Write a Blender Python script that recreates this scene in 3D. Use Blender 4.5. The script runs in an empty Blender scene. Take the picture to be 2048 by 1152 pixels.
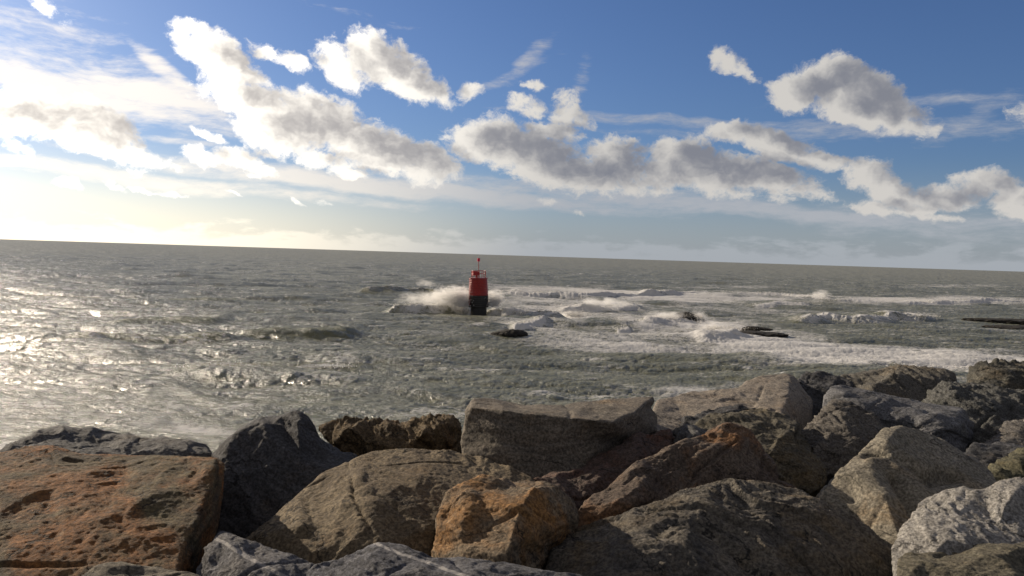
import bpy, bmesh, math, random
import numpy as np
from mathutils import Vector, Matrix
from mathutils.geometry import delaunay_2d_cdt
R = math.radians
scene = bpy.context.scene
C = scene.collection

# ---------------------------------------------------------------- camera
EYE = np.array([0.0, 0.0, 8.0])
PITCH = math.atan(65.5/1600); ROLL = math.atan(65/2048)
_F = np.array([0, math.cos(PITCH), -math.sin(PITCH)])
_R0 = np.array([1.0, 0, 0]); _U0 = np.cross(_R0, _F)
_R = _R0*math.cos(ROLL) + _U0*math.sin(ROLL)
_U = _U0*math.cos(ROLL) - _R0*math.sin(ROLL)
cam_d = bpy.data.cameras.new('camera'); cam = bpy.data.objects.new('camera', cam_d); C.objects.link(cam)
cam_d.sensor_width = 36; cam_d.lens = 36*1600/2048
cam_d.clip_start = 0.1; cam_d.clip_end = 60000
m = Matrix.Identity(4)
for i in range(3):
    m[i][0] = _R[i]; m[i][1] = _U[i]; m[i][2] = -_F[i]; m[i][3] = EYE[i]
cam.matrix_world = m
scene.camera = cam

def P(px, py, d):
    "point of the place seen at photo position (px,py), d metres ahead"
    return EYE + d*(_F + _R*((px-1024)/1600) + _U*((576-py)/1600))
def ray(px, py):
    v = P(px, py, 1.0) - EYE
    return v/np.linalg.norm(v)
def sea_pt(px, py, z=0.0):
    v = ray(px, py); t = (z-EYE[2])/v[2]
    return EYE + v*t

# ---------------------------------------------------------------- light
SUN_AZ = R(-53); SUN_EL = R(20)        # azimuth from +Y, towards -X
SUN = np.array([math.sin(SUN_AZ)*math.cos(SUN_EL), math.cos(SUN_AZ)*math.cos(SUN_EL), math.sin(SUN_EL)])
sl = bpy.data.lights.new('sun', 'SUN'); sl.energy = 5.0; sl.angle = R(0.5); sl.color = (1.0, 0.85, 0.66)
so = bpy.data.objects.new('sun', sl); C.objects.link(so)
so.rotation_euler = Vector(SUN).to_track_quat('Z', 'Y').to_euler()
scene.view_settings.view_transform = 'Standard'; scene.view_settings.look = 'None'
scene.view_settings.exposure = 0.42; scene.view_settings.gamma = 1.0
scene.view_settings.use_curve_mapping = False

# ---------------------------------------------------------------- sky
class NT:
    def __init__(s, tree): s.t = tree; s.n = tree.nodes; s.l = tree.links
    def _in(s, sock, v):
        if v is None: return
        if hasattr(v, 'links') or isinstance(v, bpy.types.NodeSocket): s.l.new(v, sock)
        elif isinstance(v, (tuple, list)) and sock.type == 'RGBA' and len(v) == 3: sock.default_value = (*v, 1)
        else: sock.default_value = v
    def math(s, op, a, b=None, c=None, clamp=False):
        n = s.n.new('ShaderNodeMath'); n.operation = op; n.use_clamp = clamp
        for i, v in enumerate((a, b, c)): s._in(n.inputs[i], v) if v is not None else None
        return n.outputs[0]
    def vm(s, op, a, b=None, scale=None):
        n = s.n.new('ShaderNodeVectorMath'); n.operation = op
        s._in(n.inputs[0], a)
        if b is not None: s._in(n.inputs[1], b)
        if scale is not None: s._in(n.inputs['Scale'], scale)
        return n.outputs['Value'] if op in ('LENGTH', 'DOT_PRODUCT', 'DISTANCE') else n.outputs[0]
    def noise(s, vec, scale, detail=4, rough=.55, lac=2.0, dist=0, color=False, typ='FBM'):
        n = s.n.new('ShaderNodeTexNoise'); n.noise_type = typ
        s._in(n.inputs['Vector'], vec); s._in(n.inputs['Scale'], scale); n.inputs['Detail'].default_value = detail
        n.inputs['Roughness'].default_value = rough; n.inputs['Lacunarity'].default_value = lac
        n.inputs['Distortion'].default_value = dist
        return n.outputs['Color' if color else 0]
    def voro(s, vec, scale, feature='F1', rnd=1.0):
        n = s.n.new('ShaderNodeTexVoronoi'); n.feature = feature
        s._in(n.inputs['Vector'], vec); n.inputs['Scale'].default_value = scale; n.inputs['Randomness'].default_value = rnd
        return n.outputs['Distance']
    def map(s, vec, loc=(0,0,0), rot=(0,0,0), sc=(1,1,1), typ='POINT'):
        n = s.n.new('ShaderNodeMapping'); n.vector_type = typ
        s._in(n.inputs['Vector'], vec); n.inputs['Location'].default_value = loc
        n.inputs['Rotation'].default_value = rot; n.inputs['Scale'].default_value = sc
        return n.outputs[0]
    def mix(s, f, a, b, blend='MIX'):
        n = s.n.new('ShaderNodeMix'); n.data_type = 'RGBA'; n.blend_type = blend
        s._in(n.inputs[0], f); s._in(n.inputs[6], a); s._in(n.inputs[7], b)
        return n.outputs[2]
    def ss(s, v, lo, hi, a=0.0, b=1.0, t='SMOOTHSTEP'):
        n = s.n.new('ShaderNodeMapRange'); n.interpolation_type = t
        s._in(n.inputs[0], v)
        for i, x in zip((1, 2, 3, 4), (lo, hi, a, b)): s._in(n.inputs[i], x)
        return n.outputs[0]
    def ramp(s, f, stops):
        n = s.n.new('ShaderNodeValToRGB'); s._in(n.inputs[0], f); e = n.color_ramp.elements
        while len(e) > 1: e.remove(e[-1])
        e[0].position = stops[0][0]; e[0].color = (*stops[0][1], 1)
        for p, c in stops[1:]:
            x = e.new(p); x.color = (*c, 1)
        return n.outputs[0]
    def xyz(s, v):
        n = s.n.new('ShaderNodeSeparateXYZ'); s._in(n.inputs[0], v); return n.outputs
    def comb(s, x, y, z=0.0):
        n = s.n.new('ShaderNodeCombineXYZ')
        for i, v in enumerate((x, y, z)): s._in(n.inputs[i], v)
        return n.outputs[0]

def azel(px, py):
    v = ray(px, py); return math.atan2(v[0], v[1]), math.asin(v[2])
# clouds: photo position, half width, half height, slope in degrees (clockwise), weight
CUM = [
 (0,228,75,26,12,1),(110,238,100,34,8,1),(205,262,75,34,35,1),(120,272,150,22,10,.9),(270,292,45,16,35,.8),(15,285,45,14,30,.7),
 (375,75,38,30,45,.85),(440,112,60,38,35,1),(490,155,70,28,35,.95),(500,195,90,34,12,1.05),(590,215,50,26,25,.9),(420,165,40,14,50,.6),
 (540,105,34,15,20,.85),(580,122,30,14,20,.8),(655,108,28,28,20,.8),(690,135,48,30,30,.95),(755,112,58,40,15,1.15),(815,148,62,40,35,1.15),(875,180,42,20,30,.8),(945,178,26,17,-20,.72),
 (560,258,80,44,0,1.1),(650,245,90,48,15,1.15),(720,290,90,44,20,1.15),(810,315,95,36,12,1.15),(885,338,42,18,10,.95),(640,310,80,18,15,.8),
 (400,308,32,15,15,.8),(470,318,36,16,15,.85),(425,272,28,8,30,.7),(522,338,26,7,10,.7),(505,348,22,5,0,.55),(700,350,36,11,10,.8),
 (945,283,56,34,0,1.05),(1010,285,60,42,20,1.15),(1080,315,85,46,20,1.2),(1130,345,110,34,10,1.1),(1050,215,42,20,5,.72),(1128,218,30,36,0,.95),(1068,167,28,11,5,.75),
 (1160,235,32,14,20,.7),(1100,262,60,18,5,.9),
 (1235,325,68,44,10,1.2),(1215,360,100,24,5,.95),(1370,320,64,36,0,1.1),(1420,345,100,38,10,1.15),(1510,352,90,32,12,1.15),(1600,382,60,18,15,.85),(1305,350,50,34,0,1.0),(1460,385,110,14,8,.75),(1265,272,14,5,0,.5),
 (1455,118,34,18,25,.72),(1492,150,30,12,35,.66),(1600,178,60,28,-5,1.1),(1665,162,60,36,5,1.15),(1725,195,80,40,20,1.2),(1800,225,62,28,25,1.1),(1850,248,28,14,20,.8),
 (1470,270,52,18,-5,.95),(1560,288,70,24,10,1.05),(1640,315,50,18,12,.95),(1690,322,26,12,0,.7),
 (1735,350,42,30,20,1.05),(1790,385,70,24,25,1.0),(1880,392,80,20,0,1.0),(1975,365,50,22,-5,1.05),(2040,395,50,30,15,1.0),(1850,425,80,8,6,.6),(1750,415,50,10,5,.65),(2045,225,26,18,20,.6),
 (130,372,20,8,10,.5),(225,371,18,6,20,.55),(290,382,22,4,12,.6),(345,388,24,5,5,.6),(475,386,16,3,5,.45),(600,404,12,5,30,.55),(640,398,14,5,5,.55),(1095,405,20,8,10,.6),(1160,427,16,5,10,.5),
 (135,45,14,10,60,.25),(80,3,24,12,30,.3),(1690,210,60,26,10,1.1),
]
# soft high streaks
CIR = [
 (120,172,230,22,9,1.0),(300,185,140,20,10,1.1),(390,205,70,18,25,1.0),(340,150,60,12,40,.9),(230,155,50,10,30,.7),(60,195,120,8,8,.6),
 (250,352,420,12,3,.8),(800,375,420,15,3.5,1.15),(1400,408,520,15,4,.85),(1900,438,300,12,4,.6),(1000,390,300,10,4,.8),(380,283,110,5,3,.6),
 (1062,115,46,12,-45,.55),(1020,150,70,8,-25,.4),(1160,165,12,36,15,.35),(1290,242,190,9,3,.6),(1700,262,280,14,2,.5),(1940,245,60,14,-30,.45),(1400,275,190,6,3,.35),
 (80,100,200,60,20,.35),(700,25,90,5,8,.2),(1880,205,200,8,2,.3),(1900,445,260,30,4,.45),
]

def blob_chain(T, g, vec, blobs, kx, ky, sm):
    "smooth union of tilted ellipses in the azimuth/elevation plane, each as a quadratic form"
    def forms(vec):
        u, v, _ = T.xyz(vec)
        return T.comb(T.math('MULTIPLY', u, u), T.math('MULTIPLY', u, v), T.math('MULTIPLY', v, v)), T.comb(u, v, 1.0)
    q2, q1 = forms(vec); b2, b1 = q2, q1
    acc = None
    for i, (x, y, rx, ry, rot, w) in enumerate(blobs):
        a, e = azel(x, y); rx = rx*kx/1600; ry = ry*ky/1600; c, s = math.cos(R(rot)), -math.sin(R(rot))
        A = c*c/rx**2+s*s/ry**2; B = 2*c*s*(1/rx**2-1/ry**2); Cc = s*s/rx**2+c*c/ry**2
        D = -2*A*a-B*e; E = -B*a-2*Cc*e; Fq = A*a*a+B*a*e+Cc*e*e
        if i % 8 == 7:      # keeps the evaluation of the long chain in order
            for k in (0, 1):
                n = T.n.new('ShaderNodeVectorMath'); n.operation = 'MULTIPLY_ADD'
                T._in(n.inputs[0], acc); n.inputs[1].default_value = (1e-9, 1e-9, 0); T._in(n.inputs[2], (q2, q1)[k])
                if k: b1 = n.outputs[0]
                else: b2 = n.outputs[0]
        q = T.math('ADD', T.vm('DOT_PRODUCT', b2, (-w*A, -w*B, -w*Cc)), T.vm('DOT_PRODUCT', b1, (-w*D, -w*E, w*(1-Fq))))
        acc = q if acc is None else T.math('SMOOTH_MAX', acc, q, sm)
    return acc
def cloud_group(name, detail, fine):
    g = bpy.data.node_groups.new(name, 'ShaderNodeTree')
    g.interface.new_socket('Vector', in_out='INPUT', socket_type='NodeSocketVector')
    g.interface.new_socket('Cumulus', in_out='OUTPUT', socket_type='NodeSocketFloat')
    T = NT(g); gi = g.nodes.new('NodeGroupInput'); go = g.nodes.new('NodeGroupOutput')
    v = gi.outputs[0]
    wn = T.noise(v, 13, 5, .62, color=True)
    vv = T.vm('ADD', v, T.vm('SCALE', T.vm('SUBTRACT', wn, (.5, .5, .5)), scale=.040))
    acc = blob_chain(T, g, vv, CUM, 1.38, 1.42, .08)
    acc = T.math('MAXIMUM', acc, -3.0)
    f = T.noise(T.map(vv, rot=(0, 0, R(12)), sc=(1, 1.35, 1)), 21, detail, .66, 2.15)
    d = T.math('ADD', acc, T.math('MULTIPLY', T.math('SUBTRACT', f, .5), 2.3 if fine else 1.5))
    if fine:
        b = T.noise(T.map(vv, (3, 1, 5), sc=(1, 1.2, 1)), 75, 6, .62)
        d = T.math('ADD', d, T.math('MULTIPLY', T.math('SUBTRACT', b, .5), 1.0))
    g.links.new(d, go.inputs[0])
    return g
world = bpy.data.worlds.new('World'); scene.world = world; world.use_nodes = True
wt = world.node_tree; wt.nodes.clear(); W = NT(wt)
tc = wt.nodes.new('ShaderNodeTexCoord'); dirv = W.vm('NORMALIZE', tc.outputs['Generated'])
sx, sy, sz = W.xyz(dirv)
az = W.math('ARCTAN2', sx, sy); el = W.math('ARCSINE', sz)
sph = W.comb(az, el, 0.0)
def skytex():
    sky = wt.nodes.new('ShaderNodeTexSky'); sky.sky_type = 'NISHITA'; sky.sun_disc = False
    sky.sun_elevation = SUN_EL; sky.sun_rotation = SUN_AZ; sky.air_density = 1.0; sky.dust_density = .85; sky.ozone_density = 3.0; sky.altitude = 0
    return W.mix(1.0, sky.outputs[0], (.70, .84, 1.16), 'MULTIPLY')
skyc = skytex()
g1, g2 = cloud_group('cloud_cover', 8, True), cloud_group('cloud_thickness', 3, False)
def dens(vec, grp):
    n = wt.nodes.new('ShaderNodeGroup'); n.node_tree = grp; wt.links.new(vec, n.inputs[0]); return n.outputs[0]
d0 = dens(sph, g1)
d1 = dens(W.vm('ADD', sph, (-.026, -.004, 0)), g2)
cosun = W.vm('DOT_PRODUCT', dirv, tuple(SUN))
near = W.ss(cosun, .52, .96, 0, 1)
alpha = W.ss(d0, .10, .74)
dark = W.ss(W.math('ADD', W.math('MULTIPLY', d1, .85), W.math('MULTIPLY', d0, .15)), .30, 1.25)
lit_c = W.mix(near, (8.4, 8.1, 7.7), (24.0, 22.5, 20.0))
drk_c = W.mix(near, (3.0, 3.15, 3.7), (8.5, 7.9, 7.4))
cum_c = W.mix(dark, lit_c, drk_c)
cw = W.vm('ADD', sph, W.vm('SCALE', W.vm('SUBTRACT', W.noise(sph, 7, 3, .6, color=True), (.5,.5,.5)), scale=.03))
acc = W.math('MAXIMUM', blob_chain(W, wt, cw, CIR, 1.5, 1.6, .2), -3.0)
cn = W.noise(W.map(cw, rot=(0, 0, R(6)), sc=(6, 42, 1)), 1.6, 7, .62, 2.2)
cn2 = W.noise(W.map(cw, rot=(0, 0, R(30)), sc=(20, 60, 1)), 2.2, 5, .6, 2.2)
cden = W.math('ADD', acc, W.math('ADD', W.math('MULTIPLY', W.math('SUBTRACT', cn, .5), 1.5), W.math('MULTIPLY', W.math('SUBTRACT', cn2, .5), .9)))
ca = W.ss(cden, .0, 1.05, 0, .85)
cir_c = W.mix(near, (6.0, 6.1, 6.5), (17, 15.5, 13.6))
# hazy cloud bank low over the horizon
hb = W.noise(W.map(cw, (2, 0, 0), sc=(10, 30, 1)), 1.8, 6, .6)
top = W.math('ADD', .012, W.math('MULTIPLY', W.ss(hb, .35, .72), .024))
hz = W.math('MULTIPLY', W.ss(W.math('SUBTRACT', top, el), -.004, .012), W.ss(el, -.05, -.01))
hz = W.math('MULTIPLY', hz, .45)
hz_c = W.mix(near, (5.6, 6.1, 6.8), (25, 22.5, 17.5))
col = W.mix(ca, skyc, cir_c)
col = W.mix(W.math('MULTIPLY', W.ss(el, -.02, .13, 1, 0), .60), col, hz_c)
col = W.mix(hz, col, W.mix(1.0, hz_c, (1.12, 1.09, 1.06), 'MULTIPLY'))
col = W.mix(alpha, col, cum_c)
def background(c):
    bg = wt.nodes.new('ShaderNodeBackground'); wt.links.new(c, bg.inputs[0]); bg.inputs[1].default_value = 0.056; return bg.outputs[0]
# unseen broken cloud overhead and behind, added to neutralise and brighten ambient light
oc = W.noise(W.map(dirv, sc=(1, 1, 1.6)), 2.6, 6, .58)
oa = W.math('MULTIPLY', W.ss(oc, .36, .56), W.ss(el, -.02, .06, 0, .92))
fill_cloud_c = W.mix(oa, skytex(), W.mix(W.ss(oc, .5, .72), (5.2, 4.8, 4.4), (2.6, 2.45, 2.3)))
clear, cloudy = background(fill_cloud_c), background(col)
# added unseen cloud outside the banks in front, where their own field is empty
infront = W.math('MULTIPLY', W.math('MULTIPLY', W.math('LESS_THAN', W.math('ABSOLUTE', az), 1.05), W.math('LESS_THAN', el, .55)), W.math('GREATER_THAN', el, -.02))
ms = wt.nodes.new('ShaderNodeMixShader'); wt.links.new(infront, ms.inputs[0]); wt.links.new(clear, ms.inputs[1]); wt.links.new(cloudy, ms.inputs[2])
wo = wt.nodes.new('ShaderNodeOutputWorld'); wt.links.new(ms.outputs[0], wo.inputs[0])
world.cycles.sampling_method = 'MANUAL'; world.cycles.sample_map_resolution = 512

# ---------------------------------------------------------------- helpers
def mesh_np(name, verts, faces, mat=None, smooth=True):
    me = bpy.data.meshes.new(name); verts = np.asarray(verts, np.float32); faces = np.asarray(faces, np.int32)
    n = faces.shape[1]
    me.vertices.add(len(verts)); me.vertices.foreach_set('co', verts.ravel())
    me.loops.add(faces.size); me.loops.foreach_set('vertex_index', faces.ravel())
    me.polygons.add(len(faces)); me.polygons.foreach_set('loop_start', np.arange(0, faces.size, n, dtype=np.int32))
    me.update(calc_edges=True)
    if smooth: me.polygons.foreach_set('use_smooth', np.ones(len(faces), bool))
    if mat: me.materials.append(mat)
    return me
def link(name, me, parent=None):
    o = bpy.data.objects.new(name, me); C.objects.link(o); o.parent = parent
    return o
def tag(o, label=None, cat=None, group=None, kind=None):
    if label: o['label'] = label
    if cat: o['category'] = cat
    if group: o['group'] = group
    if kind: o['kind'] = kind
    return o
def material(name):
    m = bpy.data.materials.new(name); m.use_nodes = True; m.node_tree.nodes.clear()
    T = NT(m.node_tree)
    out = T.n.new('ShaderNodeOutputMaterial')
    return m, T, out
def principled(T, out, **kw):
    b = T.n.new('ShaderNodeBsdfPrincipled')
    for k, v in kw.items(): T._in(b.inputs[k.replace('_', ' ')], v)
    T.l.new(b.outputs[0], out.inputs[0]); return b
def bump(T, h, strength, dist, normal=None):
    n = T.n.new('ShaderNodeBump'); n.inputs['Strength'].default_value = strength; n.inputs['Distance'].default_value = dist
    T._in(n.inputs['Height'], h)
    if normal is not None: T._in(n.inputs['Normal'], normal)
    return n.outputs[0]

_rng = np.random.RandomState(7)
_perm = np.tile(_rng.permutation(256), 3)
_g = _rng.normal(size=(256, 3)); _g /= np.linalg.norm(_g, axis=1)[:, None]; _g = _g.astype(np.float32)
def perlin(p):
    p = np.asarray(p, np.float32); i = np.floor(p).astype(np.int64); f = p - i; i &= 255
    u = f*f*f*(f*(f*6-15)+10)
    def gr(a, b, c):
        h = _perm[_perm[_perm[(i[:, 0]+a) & 255]+((i[:, 1]+b) & 255)]+((i[:, 2]+c) & 255)]
        return ((f - np.array([a, b, c], np.float32))*_g[h]).sum(1)
    def L(a, b, t): return a + (b-a)*t
    x00 = L(gr(0,0,0), gr(1,0,0), u[:,0]); x10 = L(gr(0,1,0), gr(1,1,0), u[:,0])
    x01 = L(gr(0,0,1), gr(1,0,1), u[:,0]); x11 = L(gr(0,1,1), gr(1,1,1), u[:,0])
    return L(L(x00, x10, u[:,1]), L(x01, x11, u[:,1]), u[:,2])*1.6
def fbm(p, octv=5, rough=.5, ridged=False):
    a = 1; s = 0; t = 0; q = np.array(p, np.float32)
    for k in range(octv):
        n = perlin(q)
        if ridged: n = 1-2*np.abs(n)
        s = s + a*n; t += a; a *= rough; q = q*2.03 + 17.3
    return s/t
# ---------------------------------------------------------------- boulders of the breakwater
def rock_material(name, c1, c2, stain, stain_amt=.5, strata=(0, 0, 1), seed=0, vein=None, grain=1.0):
    m, T, out = material(name)
    co = T.n.new('ShaderNodeTexCoord').outputs['Object']
    co = T.vm('ADD', co, (seed*3.1, seed*1.7, seed*.9))
    ax = Vector(strata).normalized(); q = ax.to_track_quat('Z', 'Y').inverted().to_euler()
    sc = T.map(T.map(co, rot=tuple(q)), sc=(1, 1, 3.6))
    big = T.noise(sc, 1.7, 6, .62)
    mid = T.noise(sc, 7, 8, .66, dist=.3)
    fine = T.noise(co, 45, 6, .7)
    f = T.ss(T.math('ADD', T.math('MULTIPLY', big, .5), T.math('MULTIPLY', mid, .5)), .36, .64)
    c = T.mix(f, c1, c2)
    st = T.ss(T.noise(T.vm('ADD', co, (9, 4, 2)), 1.5, 7, .65, dist=.5), .62-.3*stain_amt, .80-.25*stain_amt)
    c = T.mix(T.math('MULTIPLY', st, min(1, .35+stain_amt)), c, stain)
    pat = T.ss(T.noise(T.vm('ADD', co, (2, 8, 5)), 5, 7, .7), .56, .70)           # pale lichen patches
    pale = tuple(min(.5, x*1.9+.03) for x in c2)
    c = T.mix(T.math('MULTIPLY', pat, .35), c, pale)
    spk = T.ss(fine, .35, .68, .45, 1.55)
    c = T.mix(1.0, c, T.comb(spk, spk, spk), 'MULTIPLY')
    crack = T.ss(T.voro(T.vm('ADD', sc, T.vm('SCALE', T.noise(co, 2.5, 5, .6, color=True), scale=1.1)), 1.3, 'DISTANCE_TO_EDGE'), 0.0, .028)
    cm = T.math('MAXIMUM', crack, T.ss(T.noise(co, 1.9, 3), .44, .5))
    c = T.mix(T.math('SUBTRACT', 1.0, cm), c, tuple(x*.35 for x in c1))
    if vein:
        (p0, nrm, w) = vein
        dd = T.math('ABSOLUTE', T.math('ADD', T.vm('DOT_PRODUCT', T.vm('SUBTRACT', T.n.new('ShaderNodeTexCoord').outputs['Object'], tuple(p0)), tuple(nrm)),
                    T.math('MULTIPLY', T.math('SUBTRACT', T.noise(co, 3, 3), .5), .04)))
        c = T.mix(T.ss(dd, w*.5, w, .9, 0), c, (.42, .40, .38))
    h = T.math('ADD', T.math('MULTIPLY', mid, .5), T.math('MULTIPLY', T.noise(co, 22, 9, .75), .65))
    h = T.math('ADD', h, T.math('MULTIPLY', cm, .25))
    nb = bump(T, h, .9, .055*grain)
    nb = bump(T, T.noise(co, 75, 6, .75), .9, .016*grain, nb)
    principled(T, out, Base_Color=c, Roughness=.86, Normal=nb, Specular_IOR_Level=.3)
    return m

def build_rock(spec, seed):
    o, inn, T = spec['out'], list(spec['in']), spec['T']
    n = len(o); con = [(i, (i+1) % n) for i in range(n)]
    if 'ridge' in spec:                    # a hard edge between two faces, kept in the mesh
        pl = spec['ridge']; inn = [p for p in inn if p not in pl]; k0 = n+len(inn)
        for a, b in zip(pl[:-1], pl[1:]): inn += [tuple(a[q]+(b[q]-a[q])*t/3 for q in range(3)) for t in range(3)]
        inn.append(pl[-1]); con += [(k, k+1) for k in range(k0, n+len(inn)-1)]
    pts2 = [Vector((p[0]/100, p[1]/100)) for p in o+inn]
    deps = [p[2] for p in o+inn]
    vs, es, fs, ov, oe, of = delaunay_2d_cdt(pts2, con, [], 1, 1e-5)
    V = []; Fc = []
    for v, orig in zip(vs, ov):
        if len(orig): d = deps[orig[0]]
        else:
            k = min(range(len(pts2)), key=lambda j: (pts2[j]-v).length); d = deps[k]
        V.append(P(v[0]*100, v[1]*100, d))
    for f in fs: Fc.append(tuple(f))
    inv = {}
    for k, orig in enumerate(ov):
        for a in orig: inv.setdefault(a, k)
    ring0 = [inv[i] for i in range(n)]
    cx = sum(p[0] for p in o)/n; cy = sum(p[1] for p in o)/n
    rings = [ring0]
    for (s, dt, drop) in ((.985, .38, .02), (.86, .8, .06), (.55, 1.0, .10)):
        r = []
        for p in o:
            q = P(cx+(p[0]-cx)*s, cy+(p[1]-cy)*s, p[2]+T*dt); q = q - np.array([0, 0, drop*T])
            r.append(len(V)); V.append(q)
        rings.append(r)
    for a, b in zip(rings[:-1], rings[1:]):
        for i in range(n):
            j = (i+1) % n; Fc.append((a[i], b[i], b[j], a[j]))
    c = len(V); V.append(np.mean([V[i] for i in rings[-1]], axis=0))
    for i in range(n): Fc.append((rings[-1][i], c, rings[-1][(i+1) % n]))
    me = bpy.data.meshes.new('tmp'); me.from_pydata([tuple(v) for v in V], [], Fc)
    bm = bmesh.new(); bm.from_mesh(me); bmesh.ops.recalc_face_normals(bm, faces=bm.faces); bm.to_mesh(me); bm.free()
    ob = bpy.data.objects.new('tmp', me); C.objects.link(ob)
    dmean = sum(deps[:n])/n
    r = ob.modifiers.new('r', 'REMESH'); r.mode = 'VOXEL'; r.voxel_size = .0023*dmean*spec.get('vox', 1)
    s = ob.modifiers.new('s', 'SMOOTH'); s.factor = .5; s.iterations = spec.get('smooth', 2)
    dg = bpy.context.evaluated_depsgraph_get()
    m2 = bpy.data.meshes.new_from_object(ob.evaluated_get(dg), depsgraph=dg)
    bpy.data.objects.remove(ob)
    N = len(m2.vertices); co = np.empty(N*3, np.float32); m2.vertices.foreach_get('co', co); co = co.reshape(-1, 3)
    nr = np.empty(N*3, np.float32); m2.vertices.foreach_get('normal', nr); nr = nr.reshape(-1, 3)
    rs = np.random.RandomState(seed); off = rs.uniform(0, 100, 3)
    ax = np.array(spec.get('strata', (.1, .3, 1.)), float); ax /= np.linalg.norm(ax)
    rough = spec.get('rough', 1.0)
    # bedding space: squeezed along strata axis
    al = (co@ax)[:, None]*ax
    q = co + al*2.6 + off
    wob = fbm(co*1.1+off+40, 3)
    step = 0
    for fr_, am in ((5.5, 1.0), (15., .5)):
        lam = (co@ax)*fr_ + wob*2.2*fr_/7 + off[0]; fz = lam % 1
        step = step + am*np.where(fz < .85, fz/.85, (1-fz)/.15)
    cut = 0
    for k in range(5):                                   # a few open joints
        pn = rs.normal(size=3); pn /= np.linalg.norm(pn); c0 = co[rs.randint(N)]
        dd = (co-c0)@pn + wob*.10; keep = np.clip(fbm(co*1.5+off+k*7, 2)*5+.3, 0, 1)
        cut = cut + np.exp(-(dd/.012)**2)*.03*keep
    disp = .024*fbm(co*1.6+off, 3, .5) + .020*fbm(q*2.6, 5, .55, True) + .032*(step-.7)*np.clip(.5+fbm(co*1.3+off+9, 2)*1.8, 0, 1) - cut + .011*fbm(q*12, 4, .6, True) + .007*fbm(co*34+off, 3, .65)
    disp -= .012
    # broken facets: planes that slice off bulges of the surface
    sz = np.ptp(co, axis=0).max(); base = co.copy()
    for k in range(spec.get('chips', 50)):
        j = rs.randint(N); pn = nr[j]+rs.normal(size=3)*.28; pn /= np.linalg.norm(pn)
        rad = sz*rs.uniform(.05, .16); dep = rad*rs.uniform(.01, .07)
        dv = co-(base[j]-nr[j]*dep); ex = dv@pn
        w = np.clip((1.25-np.linalg.norm(dv, axis=1)/rad)*4, 0, 1)*((nr@pn) > .2)
        co -= (np.clip(ex, 0, .02*dmean/5)*w*rough**.5)[:, None]*pn
    co2 = co + nr*(disp*rough*dmean/6.5)[:, None]
    for (x, y, d, rad, amt) in spec.get('dent', []):
        c0 = P(x, y, d); w = np.exp(-((co2-c0)**2).sum(1)/(rad*rad)); co2 -= nr*(w*amt)[:, None]
    for (x0, y0, d0, x1, y1, d1, rad, amt) in spec.get('groove', []):
        a = P(x0, y0, d0); b = P(x1, y1, d1); ab = b-a
        t = np.clip(((co2-a)@ab)/(ab@ab), 0, 1); w = np.exp(-((co2-a-t[:, None]*ab)**2).sum(1)/(rad*rad)); co2 -= nr*(w*amt)[:, None]
    cen = co2.mean(0); cen[2] = co2[:, 2].min()
    m2.vertices.foreach_set('co', (co2-cen).astype(np.float32).ravel())
    m2.polygons.foreach_set('use_smooth', np.ones(len(m2.polygons), bool)); m2.update()
    m2.materials.clear()
    ob = link('boulder', m2); ob.location = cen
    return ob, cen

GREY = ((.09,.088,.085), (.18,.175,.17), (.14,.115,.085))
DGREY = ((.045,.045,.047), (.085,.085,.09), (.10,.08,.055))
BROWN = ((.085,.06,.035), (.16,.115,.065), (.22,.10,.035))
RED = ((.085,.055,.042), (.13,.095,.08), (.16,.065,.035))
TAN = ((.12,.10,.07), (.20,.17,.125), (.17,.10,.05))
GOLD = ((.12,.085,.045), (.22,.16,.09), (.30,.15,.045))
OLIVE = ((.075,.07,.045), (.14,.13,.08), (.15,.12,.05))
PALE = ((.28,.265,.24), (.44,.415,.375), (.28,.23,.17))

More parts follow.
